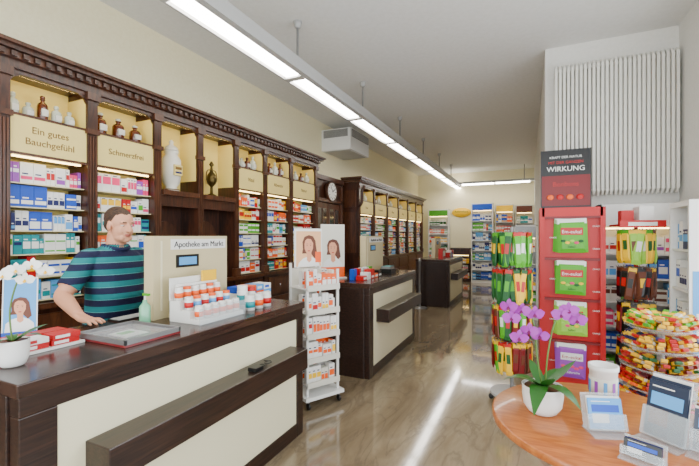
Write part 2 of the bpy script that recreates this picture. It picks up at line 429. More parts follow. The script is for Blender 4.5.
# AC unit
b = B()
b.box(-3.549, -2.95, 6.4, 7.3, 3.1, 3.50, WHITE)
b.box(-3.5, -3.0, 6.385, 6.4, 3.34, 3.48, GREY)
for k in range(7): b.box(-3.5, -3.0, 6.375, 6.39, 3.35 + k * .018, 3.356 + k * .018, LGREY)
b.box(-2.95, -2.935, 6.45, 7.25, 3.34, 3.48, GREY)
for k in range(7): b.box(-2.94, -2.925, 6.45, 7.25, 3.35 + k * .018, 3.356 + k * .018, LGREY)
b.box(-3.5, -3.0, 6.45, 7.25, 3.09, 3.1, LGREY)
b.done("air_conditioner_unit", .01)

# ------------------------------------------------------------------ luminaires
b = B()
b.box(-2.27, -1.97, -1.2, 12.9, 3.14, 3.2, LGREY)
b.box(-2.03, -1.97, -1.2, 12.9, 3.08, 3.14, LGREY); b.box(-2.27, -2.25, -1.2, 12.9, 3.1, 3.14, LGREY)
y = -1.15
while y < 12.8:
    b.box(-2.22, -2.08, y, y + 1.42, 3.105, 3.139, TUBE); b.box(-2.245, -2.05, y + 1.42, y + 1.5, 3.09, 3.139, LGREY); y += 1.5
for yy in (-.1, 1.6, 3.29, 4.97, 6.7, 8.4, 10.1, 11.8):
    b.cyl((-2.1, yy, 3.2), .012, .449, GREY, 10); b.lathe([(.03, 0), (.045, .06)], (-2.1, yy, 3.589), LGREY, 12)
b.box(-1.97, .17, 12.5, 12.76, 3.14, 3.2, LGREY)
for x0 in (-1.9, -.9): b.box(x0, x0 + .95, 12.56, 12.68, 3.105, 3.139, TUBE)
b.cyl((-.1, 12.63, 3.2), .012, .449, GREY, 10)
b.done("pendant_strip_light")

# ------------------------------------------------------------------ counters
def counter(y0, y1, x0=-2.26, x1=-1.56, h=1.0):
    b = B()
    b.box(x0, x1 - .02, y0 + .03, y1 - .03, 0, h - .09, WENGE)
    b.box(x0 - .01, x1 + .012, y0, y1, h - .05, h, WENGET)
    b.box(x0, x1, y0 + .01, y1 - .01, h - .12, h - .05, WENGE)
    b.box(x1 - .06, x1, y0 + .01, y0 + .13, 0, h - .12, WENGE); b.box(x1 - .06, x1, y1 - .09, y1 - .01, 0, h - .12, WENGE)
    b.box(x1 - .06, x1, y0 + .13, y1 - .09, 0, .1, WENGE)
    b.box(x1 - .05, x1 - .008, y0 + .13, y1 - .09, .1, h - .12, CREAM)
    b.box(x1 - .01, x1 + .14, y0 + .23, y1 - .17, .56, .7, WENGE)
    b.box(x0 + .0, x1 - .06, y0, y0 + .03, 0, h - .05, WENGE); b.box(x0, x1 - .06, y1 - .03, y1, 0, h - .05, WENGE)
    b.done("sales_counter", .004)
counter(.70, 2.53); counter(3.72, 5.5, -2.24, -1.50); counter(8.15, 10.0, -2.2, -1.49)

def screen(X, y0, y1, z0, z1, txt=True):
    b = B()
    b.box(X - .08, X, y0, y1, z0, z1, SCREENC)
    b.box(X - .002, X + .004, y0 + .12, y1 - .02, z1 - .085, z1 - .02, WHITE)
    b.box(X - .002, X + .003, y0 + .05, y0 + .06, z0 + .05, z1 - .03, CREAM)
    b.box(X - .11, X + .03, y0 + .1, y1 - .1, z0, z0 + .02, SCREENC)
    b.box(X - .095, X - .08, y0 + .05, y1 - .05, z0 + .15, z1 - .05, BLACK)
    b.box(X, X + .006, y0 + .16, y0 + .34, z0 + .3, z0 + .38, BLACK); b.box(X + .006, X + .008, y0 + .18, y0 + .32, z0 + .315, z0 + .365, LBLUE)
    if txt:
        b.M = T((X + .005, 0, 0)) @ SH
        b.text("Apotheke am Markt", ((y0 + y1) / 2 + .05, 0, z1 - .07), .052, BLACK, None, .0014)
    b.done("checkout_privacy_screen", .006)
screen(-2.0, 1.57, 2.18, 1.001, 1.5); screen(-1.9, 4.6, 5.25, 1.001, 1.5); screen(-1.9, 8.7, 9.3, 1.001, 1.45, False)

def jar(b, x, y, z, r, h, cap, lab):
    b.lathe([(r, 0), (r, h * .75), (r * .85, h * .8)], (x, y, z), WHITE, 14)
    b.lathe([(r * .95, h * .8), (r * .95, h)], (x, y, z), cap, 14, smooth=False)
    b.lathe([(r * 1.02, h * .2), (r * 1.02, h * .6)], (x, y, z), lab, 14)
b = B(); b.M = T((-1.66, 1.6, 1.001)) @ SH
b.box(0, .36, .0, .24, 0, .025, WHITE); b.box(0, .36, .08, .24, .025, .07, WHITE); b.box(0, .36, .16, .24, .07, .12, WHITE)
b.box(0, .36, .235, .245, .12, .25, WHITE)
b.box(-.01, .37, -.008, -.002, 0, .09, ACRYL)
for k in range(6):
    jar(b, .03 + k * .06, .04, .026, .024, .075, WHITE, ORANGE)
    jar(b, .03 + k * .06, .12, .071, .024, .075, ORANGE if k % 2 else WHITE, LBLUE if k % 2 else RED)
    jar(b, .03 + k * .06, .2, .121, .024, .075, ORANGE if k in (1, 4) else WHITE, ORANGE)
b.box(.02, .34, .205, .22, .2, .212, WHITE); b.box(.22, .34, .21, .22, .212, .28, YEL)
b.done("vitamin_jar_display")
b = B(); b.M = T((-1.66, 2.03, 1.001)) @ SH
for k in range(3): jar(b, .04 + k * .09, .04, 0, .034, .1, WHITE, (TEAL, ORANGE, RED)[k])
jar(b, .06, .12, 0, .036, .16, WHITE, TEAL); jar(b, .15, .12, 0, .03, .14, RED, WHITE)
b.done("cream_jars")
b = B(); b.M = T((-1.84, 2.14, 1.001)) @ SH
for k in range(4):
    for j in range(3): b.box(.0 + k * .09, .085 + k * .09, 0, .12, j * .045, .043 + j * .045, (LBLUE, WHITE, BLUE, ORANGE)[(k + j) % 4]); b.box(.01 + k * .09, .06 + k * .09, -.001, 0, .012 + j * .045, .03 + j * .045, (WHITE, BLUE, WHITE, WHITE)[(k + j) % 4])
b.done("boxed_remedies", .002)
b = B()
b.box(-1.98, -1.62, 1.13, 1.43, 1.001, 1.012, mat("tray_red", (120, 30, 34), .2, coat=.6))
for a in ((-1.98, -1.97, 1.13, 1.43), (-1.63, -1.62, 1.13, 1.43), (-1.98, -1.62, 1.13, 1.14), (-1.98, -1.62, 1.42, 1.43)): b.box(*a, 1.012, 1.035, GREY)
b.box(-1.96, -1.64, 1.15, 1.41, 1.02, 1.024, ACRYL)
b.box(-1.88, -1.74, 1.22, 1.34, 1.012, 1.016, WHITE); b.box(-1.85, -1.8, 1.24, 1.31, 1.016, 1.018, GRN)
b.box(-1.73, -1.67, 1.2, 1.38, 1.012, 1.016, BLACK)
b.done("coin_tray", .003)
b = B(); b.M = T((-1.9, .86, 1.001)) @ SH
b.box(-.01, .26, -.01, .2, 0, .012, WHITE)
for k, (x, y, z, m) in enumerate([(0, 0, .013, RED), (.0, 0, .037, WHITE), (.125, 0, .013, RED), (.0, .09, .013, PINK), (.125, .09, .013, WHITE), (.125, .09, .037, RED), (0, .09, .037, RED), (.13, 0, .037, RED)]):
    b.box(x, x + .115, y, y + .08, z, z + .023, m); b.box(x + .01, x + .07, y - .001, y, z + .005, z + .018, WHITE if m != WHITE else RED)
b.done("lozenge_packs", .002)
b = B(); c = (-1.98, 1.5, 1.001)
b.lathe([(.028, 0), (.03, .01), (.03, .1), (.012, .12), (.012, .135)], c, mat("sanitizer", (120, 190, 150), .1, coat=.5), 16)
b.cyl((c[0], c[1], c[2] + .135), .005, .03, WHITE, 8); b.box(c[0] - .012, c[0] + .035, c[1] - .008, c[1] + .008, c[2] + .16, c[2] + .172, GRN)
b.done("hand_sanitizer_bottle")
b = B()
b.box(-2.25, -2.15, 1.46, 1.80, 1.001, 1.009, BLACK)
for i in range(11):
    for j in range(4): b.box(-2.24 + j * .023, -2.222 + j * .023, 1.47 + i * .03, 1.495 + i * .03, 1.009, 1.013, LGREY)
b.done("computer_keyboard")
def figure_card(b, w, h, m=LBLUE):
    b.box(-w / 2, w / 2, 0, .004, 0, h, WHITE)
    b.box(-w / 2 + .005, w / 2 - .005, -.001, 0, .005, h - .005, m)
    k = w / .13
    def blob(pts, mm, y):
        b.add([(px * k, y, h * .5 + pz * k) for px, pz in pts], [tuple(range(len(pts)))], mm)
    def ov(cx, cz, rx, rz, n=20): return [(cx + rx * math.cos(2 * math.pi * i / n), cz + rz * math.sin(2 * math.pi * i / n)) for i in range(n)]
    hair = [(-.034, -.02), (-.03, .0), (-.032, .03), (-.022, .052), (.0, .06), (.022, .054), (.034, .034), (.038, .005), (.044, -.03), (.03, -.045), (.01, -.02), (-.01, -.02)]
    blob(hair, BROWNP, -.0015)
    zb = max(-.11, -(h * .5 - .006) / k)
    blob([(-.055, zb), (-.05, -.06), (-.03, -.042), (-.008, -.035), (.012, -.035), (.034, -.045), (.052, -.065), (.056, zb)], WHITE, -.0018)
    blob([(-.01, -.05), (-.01, -.01), (.012, -.01), (.014, -.05), (.002, -.06)], SKINC, -.002)
    blob([(-.022, .02), (-.021, .0), (-.012, -.018), (.0, -.026), (.012, -.018), (.021, .002), (.022, .024), (.01, .042), (-.008, .044), (-.018, .036)], SKINC, -.0022)
    blob(ov(.0, -.009, .007, .0022, 10), RED, -.0025)
    blob(ov(-.009, .014, .003, .0014, 8), BROWNP, -.0025); blob(ov(.009, .014, .003, .0014, 8), BROWNP, -.0025)
    blob(ov(-.009, .021, .005, .0008, 8), BROWNP, -.0025); blob(ov(.009, .021, .005, .0008, 8), BROWNP, -.0025)
b = B(); b.M = T((-2.15, .98, 1.004)) @ R(55, 'Z') @ R(-6, 'X')
figure_card(b, .13, .30); b.box(-.065, .065, -.0026, -.001, .01, .05, BLUE)
b.box(-.05, .05, .01, .1, .012, .018, WHITE, None)
b.done("leaflet_card")
b = B(); b.M = T((-2.14, .74, 1.001)) @ R(50, 'Z')
b.box(-.08, .08, -.05, .05, 0, .012, WHITE); b.cyl((0, 0, .012), .012, .38, WHITE, 10)
b.box(-.12, .12, -.01, .01, .38, .68, WHITE); b.box(-.115, .115, -.012, -.01, .4, .48, BLUE); b.box(-.115, .115, -.012, -.01, .5, .6, LBLUE)
b.box(-.115, .115, -.04, -.01, .38, .39, WHITE)
b.done("brochure_stand")

# orchids
def petal(b, c, d, up, L, W, m, curl=.15):
    d = d.normalized(); n = up.normalized(); s_ = d.cross(n).normalized()
    ws = [.15, .75, 1, .8, .1]; vs = []
    for i, w in enumerate(ws):
        t = i / 4
        for q in (-1, 0, 1):
            p = c + d * L * t + s_ * (q * W / 2 * w) + n * (curl * L * (-(t ** 2) + (abs(q) * .2)))
            vs.append(tuple(p))
    fs = []
    for i in range(4):
        for q in (0, 1): fs.append((i * 3 + q, i * 3 + q + 1, i * 3 + q + 4, i * 3 + q + 3))
    b.add(vs, fs, m, True)
def flower(b, c, face, size, m, lip):
    c = Vector(c); f = Vector(face).normalized(); s_ = f.cross(Vector((0, 0, 1))).normalized(); u = s_.cross(f)
    for k, (a, L, W) in enumerate([(90, .9, .55), (215, .85, .55), (325, .85, .55), (10, 1, 1.0), (170, 1, 1.0)]):
        a = math.radians(a + rng.uniform(-6, 6))
        petal(b, c + f * (.001 * k), s_ * math.cos(a) + u * math.sin(a), f, size * .5 * L, size * .5 * W, m)
    petal(b, c + f * .004, -u * .6 + f * .5, f, size * .2, size * .18, lip, -.3)
    b.ell(tuple(c + f * .006), (size * .04,) * 3, lip, 6, 4)
def orchid(base, r, h, stems, m, lip, fs, face, leaves, taper=.78):
    b = B(); x, y, z = base
    b.lathe([(r * taper * .8, 0), (r * taper, .008), (r * .93, h * .3), (r, h * .65), (r * .99, h * .93), (r * 1.03, h), (r * .93, h), (r * .9, h * .9)], (x, y, z), WHITE, 28)
    b.cyl((x, y, z + h * .86), r * .88, .01, BROWNP, 20)
    for (a, L, dr) in leaves:
        a = math.radians(a); d = Vector((math.cos(a), math.sin(a), 0)); s_ = Vector((-d.y, d.x, 0)); vs = []
        for i in range(7):
            t = i / 6; w = L * .17 * math.sin(math.pi * (t * .88 + .1))
            cpt = Vector((x, y, z + h * .9)) + d * L * t + Vector((0, 0, L * (.75 * t - dr * t * t)))
            for q in (-1, 0, 1): vs.append(tuple(cpt + s_ * w * q + Vector((0, 0, .12 * w * abs(q)))))
        b.add(vs, [(i * 3 + q, i * 3 + q + 1, i * 3 + q + 4, i * 3 + q + 3) for i in range(6) for q in (0, 1)], LEAF, True)
    for pts in stems:
        b.tube(pts['p'], .0035, STEM, 6, sub=6)
        for fpt in pts['f']:
            flower(b, fpt, (face[0] + rng.uniform(-.3, .3), face[1] + rng.uniform(-.3, .3), rng.uniform(-.2, .3)), fs, m, lip)
    return b
x, y = -1.80, .80
b = orchid((x, y, 1.001), .052, .1, [
    {'p': [(x, y, 1.08), (x - .02, y, 1.22), (x - .0, y + .03, 1.36), (x + .03, y + .07, 1.385), (x + .03, y + .12, 1.35)],
     'f': [(x + .02, y + .0, 1.37), (x + .03, y + .05, 1.385), (x + .04, y + .09, 1.36), (x + .0, y - .03, 1.35), (x + .02, y + .03, 1.33)]}],
    PETALW, YEL, .065, (1, -.6), [(20, .12, .5), (160, .12, .9), (-70, .12, .8), (80, .11, .3)])
b.done("potted_white_orchid")

b = B(); b.M = T((-1.47, 1.93, .702))
for s_ in (-1, 1):
    pts = [(.02 * math.cos(t), s_ * .035 + .025 * math.sin(t), .012) for t in [i * math.pi / 6 for i in range(13)]]
    b.tube(pts, .003, BLACK, 6)
    b.tube([(-.02, s_ * .06, .012), (-.05, s_ * .058, .008)], .003, BLACK, 6)
b.box(-.03, .03, -.12, -.05, .0, .022, BLACK); b.box(-.004, .004, -.012, .012, .01, .014, BLACK)
b.done("spectacles")

# ------------------------------------------------------------------ product rack between counters
b = B(); b.M = T((-1.79, 3.08, 0)) @ R(62, 'Z')
w = .17
for sx in (-w, w - .02):
    b.box(sx, sx + .02, -.16, -.14, .1, 1.2, WHITE); b.box(sx, sx + .02, .14, .16, .1, 1.25, WHITE)
b.box(-w, w, .145, .155, .2, 1.2, OFFW)
b.box(-w - .03, w + .03, -.2, .19, .08, .11, WHITE)
for sx in (-1, 1):
    for sy in (-.17, .15):
        b.lathe([(.02, -.012), (.03, -.006), (.03, .006), (.02, .012)], (0, 0, 0), BLACK, 12, T((sx * .16, sy, .03)) @ R(90, 'Y')); b.box(sx * .16 - .006, sx * .16 + .006, sy - .006, sy + .006, .04, .09, GREY)
for k, z in enumerate((.2, .41, .62, .83, 1.04)):
    b.box(-w, w, -.17, .15, z - .012, z, WHITE); b.box(-w, w, -.175, -.168, z - .02, z + .03, OFFW)
    for side in range(2):
        fill(b, -w + .02, w - .02, -.155 + side * .1, z + .0005, .17, .07, 'orange', None, .03, .06)
    # side-on stock visible through the open flank
    fill(b, -.14, .13, 0, z + .0005, .16, .03, 'orange', T((.105, 0, 0)) @ R(90, 'Z') @ T((0, -.03, 0)), .03, .06)
for sx in (-.1, .1): b.box(sx - .01, sx + .01, .11, .12, 1.2, 1.26, WHITE)
M0 = b.M
b.M = M0 @ T((0, .09, 1.21)); b.box(-.15, .15, .004, .012, 0, .36, WHITE); figure_card(b, .28, .34, PEACH); b.box(.07, .135, -.004, -.001, .04, .14, ORANGE)
b.done("product_display_rack", .0)

b = B(); b.M = T((-2.08, 4.02, 1.001)) @ R(50, 'Z')
b.box(-.16, .16, -.05, .05, 0, .015, WHITE); b.M = b.M @ T((0, 0, .015)); figure_card(b, .30, .62, mat("pale_print", (222, 220, 205), .5)); b.box(-.15, .15, -.003, -.001, .0, .12, ORANGE)
b.done("counter_poster_board")
b = B()
for k in range(5):
    b.M = T((-1.66, 3.95 + k * .12, 1.001)) @ SH
    b.box(0, .1, 0, .09, 0, .05 + .03 * (k % 3), (RED, WHITE, RED, ORANGE, BLACK)[k]); b.box(.01, .09, -.001, 0, .012, .035, WHITE)
    b.box(.02, .09, .12, .18, 0, .12, (BLUE, RED, WHITE, WHITE, GRN)[k])
b.done("boxed_remedies", .002)
b = B(); b.M = T((-1.72, 4.95, 1.001))
b.box(-.08, .08, -.1, .1, 0, .06, BLACK); b.box(-.07, .06, -.09, .09, .06, .09, GREY); b.box(-.06, .06, -.08, .08, .09, .094, TEAL)
b.done("card_terminal", .004)
b = B(); c = (-1.7, 9.35, 1.001); b.M = T(c) @ SH
for k in range(4): b.box(k * .14, k * .14 + .12, 0, .1, 0, .1 + .05 * (k % 2), (RED, WHITE, BLUE, RED)[k]); b.box(k * .14 + .01, k * .14 + .1, -.001, 0, .02, .06, WHITE)
b.box(-.8, -.5, .0, .1, 0, .22, RED); b.box(-.78, -.52, -.001, 0, .05, .17, WHITE)
b.done("boxed_remedies", .002)

b = B(); b.lathe([(.16, 0), (.16, .012), (.03, .03), (.022, .05), (.022, .95), (.032, .96), (.032, 1.02), (.01, 1.04)], (-2.05, 7.9, 0), GREY, 20)
b.done("queue_stanchion")

# ------------------------------------------------------------------ back shelving
def wall_unit(name, x0, x1, y, top, pal, frame, header=None, depth=.35, n=7, Mx=None, low=.1):
    b = B(); b.M = (Mx or Matrix.Identity(4)) @ T((0, y, 0))
    b.box(x0, x0 + .025, 0, depth, 0, top, frame); b.box(x1 - .025, x1, 0, depth, 0, top, frame)
    b.box(x0, x1, depth - .02, depth, 0, top, frame); b.box(x0, x1, 0, depth, top - .03, top, frame); b.box(x0, x1, .01, depth, 0, low, frame)
    st = (top - .25 - low) / n
    for k in range(n):
        z = low + k * st
        b.box(x0 + .025, x1 - .025, .01, depth - .02, z - .015, z, frame)
        fill(b, x0 + .03, x1 - .03, .05, z + .0005, st - .05, depth * .5, pal if isinstance(pal, str) else pal[k % len(pal)], None, .05, .12)
    b.box(x0 + .03, x1 - .03, -.005, .02, top - .22, top - .03, header or frame)
    b.box(x0 + .05, x1 - .05, .03, .05, top - .25, top - .235, LEDW)
    b.done(name)
wall_unit("pharmacy_shelf_unit", -3.1, -2.42, 13.1, 2.4, ['green', 'warm', 'mix'], WHITE, GRN)
wall_unit("pharmacy_shelf_unit", -1.66, -1.0, 12.9, 2.55, ['blue', 'blue', 'mix'], WHITE, BLUE)
wall_unit("pharmacy_shelf_unit", -.95, -.4, 13.1, 2.5, ['mix', 'warm'], OFFW, YEL)
wall_unit("pharmacy_shelf_unit", -.35, .15, 12.9, 2.45, ['mix', 'teal'], OFFW, BROWNP)
wall_unit("pharmacy_shelf_unit", -2.36, -1.72, 13.1, 1.1, ['warm', 'mix'], WOOD, None, n=3)
b = B(); b.M = T((-2.05, 13.49, 2.3)) @ R(90, 'X'); b.lathe([(.3, 0), (.32, .015), (.3, .03)], (0, 0, 0), YEL, 28, Matrix.Diagonal((1, .5, 1, 1)))
b.text("Reformhaus", (0, 0, 0), .09, DGRN, T((0, 0, .034)) @ R(-90, 'X')); b.done("oval_wall_sign")
wall_unit("wall_product_shelf", .66, 1.36, 4.66, 1.82, ['mix', 'blue', 'pinkw'], WHITE, WHITE, depth=.3, n=6)
wall_unit("endcap_shelf", -.24, .16, 7.6, 1.7, ['mix', 'green', 'warm'], WHITE, GREY, depth=.3, n=6)
b = B(); b.M = T((-.35, 8.8, 0))
b.box(-.3, .3, -.25, .25, .0, .75, WHITE); b.box(-.33, .33, -.28, .28, .75, .78, WOODL)
for k in range(8): b.box(-.28 + k * .07, -.23 + k * .07, -.2, .1, .781, .9 + .03 * (k % 3), (RED, YEL, WHITE, GRN)[k % 4])
b.done("promotion_table")

# ------------------------------------------------------------------ radiator
RADM = mat("radiator_enamel", (230, 228, 219), .35)
b = B(); n = 28
for k in range(n):
    x = .285 + k * (1.07 / (n - 1))
    for yy in (4.85, 4.93):
        b.box(x - .0135, x + .0135, yy - .012, yy + .012, 1.98, 3.35, RADM)
    b.tube([(x, 4.85, 3.345), (x, 4.89, 3.385), (x, 4.93, 3.345)], .0135, RADM, 8, sub=3); b.tube([(x, 4.85, 1.985), (x, 4.89, 1.945), (x, 4.93, 1.985)], .0135, RADM, 8, sub=3)
for z in (2.0, 3.33):
    b.tube([(.27, 4.89, z), (1.37, 4.89, z)], .02, RADM, 8)
b.tube([(.25, 4.89, 2.0), (.225, 4.9, 2.02), (.225, 4.9, 2.4)], .012, RADM, 8)
for xx in (.5, 1.1):
    for z in (2.05, 3.22): b.box(xx, xx + .02, 4.93, 4.98, z, z + .04, RADM)
b.done("wall_radiator_heater", .003)

# ------------------------------------------------------------------ red tower
b = B(); b.M = T((.36, 4.02, 0))
b.box(-.24, .24, .03, .42, .06, 1.72, RED)
b.box(-.26, -.22, -.01, .42, 0, 1.76, RED); b.box(.22, .26, -.01, .42, 0, 1.76, RED); b.box(-.24, .24, -.01, .42, 1.68, 1.76, RED)
b.box(-.24, .24, -.02, .42, 0, .1, DRED)
SALV = mat("sage_leaf_print", (150, 205, 60), .45)
for k, z in enumerate([1.68, 1.3, .93, .55]):
    b.box(-.22, .22, -.008, .03, z - .02, z, DRED)
    m = (GRN, GRN, SALV, LILAC)[k]
    for q in range(3):
        b.pillow(-.02 + q * .008, .012 - q * .016, z - .03, .24, .3, .03, m, WHITE, None, T((0, 0, z)) @ R((-2, 1.5, -1, 2)[k] * (q - 1), 'Y') @ T((0, 0, -z)))
    b.box(-.09, .085, -.0375, -.0366, z - .17, z - .105, RED if k != 3 else WHITE)
    b.text("Em-eukal", (-.004, -.039, z - .155), .042, WHITE if k != 3 else RED)
    for q in range(5): b.ell((-.07 + q * .035, -.037, z - .225 - .015 * (q % 2)), (.02, .004, .013), (DGRN, YEL, SALV, PINK)[(k + q) % 4 if k < 3 else 3], 10, 6)
    b.text("Salbei" if k < 3 else "Wildkirsche", (-.004, -.042, z - .285), .026, DGRN if k < 3 else WHITE)
    for q in range(3): b.text("CRACK", (-.15 if q % 2 else .19, -.012, z - .1 - q * .1), .018, WHITE)
b.box(-.25, .16, .05, .07, 1.76, 2.3, BLACK); b.box(-.24, .15, .045, .05, 1.78, 2.06, DRED)
b.text("MIT DER GANZEN", (-.045, .044, 2.17), .035, RED); b.text("KRAFT DER NATUR", (-.045, .044, 2.22), .03, WHITE); b.text("WIRKUNG", (-.045, .044, 2.1), .065, WHITE)
b.text("Bonbons", (-.045, .043, 1.96), .06, RED)
for q in range(4): b.ell((-.17 + q * .08, .04, 1.86), (.03, .01, .025), RED if q % 2 else ORANGE, 12, 8)
b.box(-.05, .05, .07, .12, 1.7, 1.9, RED)
b.done("sweets_display_tower", .003)

# ------------------------------------------------------------------ hanging bag racks
def hang_rack(cx, cy, tiers, r, rot=0, base=.2, top=1.6, arms=6, pole=GREY):
    b = B(); b.M = T((cx, cy, 0)) @ R(rot, 'Z')
    b.cyl((0, 0, .06), .016, top - .06, pole, 10)
    for k in range(5):
        a = math.radians(72 * k); b.tube([(0, 0, .1), (base * math.cos(a), base * math.sin(a), .06)], .012, GREY, 6)
        b.ell((base * math.cos(a), base * math.sin(a), .028), (.025, .025, .028), BLACK, 8, 6)
    b.cyl((0, 0, .1), base * .95, .02, LGREY, 20)
    for (z, h, w, cols) in tiers:
        b.tube([(r * .6 * math.cos(t), r * .6 * math.sin(t), z) for t in [i * math.pi / 10 for i in range(21)]], .004, GREY, 6)
        for k in range(arms):
            Mx = R(360 / arms * k + rng.uniform(-3, 3), 'Z')
            b.tube([(0, 0, z), (0, -r, z), (0, -r, z + .015)], .004, GREY, 6, Mx)
            m, hd, lab = rng.choice(cols)
            for q in range(4):
                MM = Mx @ T((0, 0, z)) @ R(rng.uniform(-9, 9), 'Y') @ T((0, 0, -z))
                b.pillow(0, -r + .012 + q * .026, z - .004, w * rng.uniform(.9, 1.1), h * rng.uniform(.88, 1.0), .02, m, hd, lab, MM)
    return b
b = hang_rack(-.13, 3.70, [(1.53, .3, .055, [(DGRN, GRN, YEL), (GRN, RED, WHITE), (DGRN, YEL, GRN), (GRN, DGRN, RED), (DGRN, GRN, RED), (SALV, DGRN, YEL)]),
   (1.21, .3, .055, [(GRN, YEL, RED), (DGRN, GRN, YEL), (YEL, DGRN, RED), (DGRN, RED, GRN), (SALV, RED, DGRN)]), (.89, .29, .055, [(BROWNP, YEL, RED), (GRN, RED, WHITE), (DRED, GRN, YEL), (DGRN, YEL, RED)]), (.58, .27, .055, [(YEL, RED, DGRN), (DRED, YEL, BROWNP), (BROWNP, YEL, RED), (GRN, YEL, RED)])], .17, 15, .19, 1.58, 16)
b.done("hanging_sweets_rack")
b = hang_rack(.845, 4.05, [(1.55, .29, .06, [(YEL, GRN, DGRN), (SALV, YEL, WHITE), (YEL, BROWNP, DGRN), (YEL, GRN, RED), (SALV, YEL, BROWNP)]),
   (1.23, .27, .065, [(BROWNP, BLACK, YEL), (BLACK, BROWNP, RED), (BROWNP, YEL, BLACK)]), (.93, .26, .065, [(BLACK, YEL, YEL), (DRED, BLACK, YEL), (BROWNP, BLACK, WHITE)]), (.62, .25, .065, [(RED, YEL, YEL), (YEL, GRN, WHITE), (BLACK, RED, YEL)])], .14, 5, .16, 1.6, 14, RED)
b.box(-.16, .16, -.15, .15, 1.585, 1.6, RED); b.box(-.16, .16, -.155, -.145, 1.57, 1.63, RED); b.box(-.1, .1, -.157, -.155, 1.585, 1.615, WHITE)
b.box(.0, .1, -.08, .08, 1.6, 1.75, WHITE); b.box(-.12, -.03, -.05, .05, 1.6, 1.72, RED)
b.done("hanging_sweets_rack")

# tiered candy bar stand
b = B(); cx, cy = .74, 2.95; b.M = T((cx, cy, 0)) @ R(-14, 'Z')
b.lathe([(.2, 0), (.2, .02), (.03, .04), (.02, .06), (.02, 1.0)], (0, 0, 0), LGREY, 20)
cols = [[YEL, RED, YEL, GRN], [RED, YEL, NAVY, YEL], [DGRN, YEL, DRED, RED], [DRED, RED, YEL, ORANGE], [NAVY, PINK, ORANGE, YEL]]
for k, z in enumerate((.93, .81, .69, .57, .45)):
    r0 = .11 + k * .012
    b.lathe([(.02, -.02), (r0, -.02), (r0 + .08, .015), (r0 + .08, .022), (r0, -.012), (.02, -.012)], (0, 0, z), ACRYL, 20)
    n = 20
    for i in range(n):
        for j in range(3):
            c_ = rng.choice(cols[k])
            Mx = R(360 / n * i + rng.uniform(-3, 3) + j * 4, 'Z') @ T((rng.uniform(-.004, .004), -r0 + .012 * j, z + .012 + j * .021)) @ R(-24 + rng.uniform(-4, 4), 'X') @ R(rng.uniform(-12, 12), 'Z')
            b.box(-.015, .015, -.085, .05, -.008, .009, c_, Mx)
            b.box(-.0155, .0155, -.06, -.03, -.0085, .0095, WHITE if c_ == YEL else YEL, Mx)
            b.box(-.0155, .0155, -.005, .01, -.0085, .0095, RED if c_ != RED else WHITE, Mx)
            b.box(-.015, .015, -.092, -.085, -.001, .001, c_, Mx)
b.done("candy_bar_stand")

# white side display
b = B(); b.M = T((1.04, 3.5, 0))
b.box(0, .34, 0, .025, 0, 1.72, WHITE); b.box(0, .34, .4, .425, 0, 1.72, WHITE); b.box(.32, .34, .025, .4, 0, 1.72, WHITE); b.box(0, .34, 0, .425, 1.72, 1.76, WHITE)
for z in (.1, .45, .8, 1.1, 1.4): b.box(.01, .32, .025, .4, z - .015, z, WHITE); fill(b, .04, .38, .03, z + .001, .22, .2, 'blue', T((.0, .425, 0)) @ R(-90, 'Z'))
b.box(.02, .32, -.003, 0, .3, 1.25, LBLUE); b.box(.04, .3, -.005, -.003, .7, .95, WHITE)
b.done("cosmetics_display")

# ------------------------------------------------------------------ round table
b = B(); tx, ty = .28, 1.85
b.lathe([(.36, .70), (.40, .705), (.425, .72), (.425, .745), (.418, .75), (0.001, .75)], (tx, ty, 0), BEECH, 64)
b.lathe([(.24, 0), (.24, .02), (.05, .05), (.035, .09), (.035, .66), (.1, .7)], (tx, ty, 0), BLACK, 24)
for k in range(4): b.box(.03, .34, -.02, .02, .67, .70, BLACK, T((tx, ty, 0)) @ R(45 + 90 * k, 'Z'))
b.done("round_table", .0)
x, y = .056, 1.83
b = orchid((x, y, .751), .08, .115, [
    {'p': [(x, y, .85), (x - .02, y, .98), (x - .03, y + .01, 1.1), (x - .06, y, 1.19), (x - .13, y - .04, 1.18)],
     'f': [(x - .03, y - .02, 1.17), (x - .08, y - .03, 1.18), (x - .12, y - .05, 1.15), (x - .05, y - .04, 1.1), (x - .01, y - .02, 1.08), (x - .09, y - .05, 1.07), (x - .13, y - .06, 1.2)]},
    {'p': [(x + .01, y, .85), (x + .02, y, 1.0), (x + .05, y + .02, 1.14), (x + .1, y + .03, 1.19), (x + .16, y + .03, 1.17)],
     'f': [(x + .07, y + .0, 1.17), (x + .10, y + .01, 1.19), (x + .13, y + .02, 1.15)]}],
    PURP, mat("orchid_lip", (110, 8, 80), .5), .078, (-.1, -1), [(-100, .2, .95), (60, .15, .4), (170, .17, .8), (-40, .17, .9), (110, .14, .2), (-75, .14, .1), (30, .15, .0), (-130, .15, .3)], .7)
b.done("potted_purple_orchid")
b = B()
c = (.31, 2.07, .751)
b.lathe([(.05, 0), (.053, .005), (.055, .14), (.06, .145), (.06, .165), (.05, .165), (.048, .15)], c, WHITE, 24)
b.lathe([(.056, .03), (.0565, .11)], c, OFFW, 24)
for k in range(10):
    a = k * 36; b.box(-.007, .007, -.058, -.0565, .04, .1, LILAC if k % 2 else LBLUE, T(c) @ R(a, 'Z'))
b.done("sweets_tub")
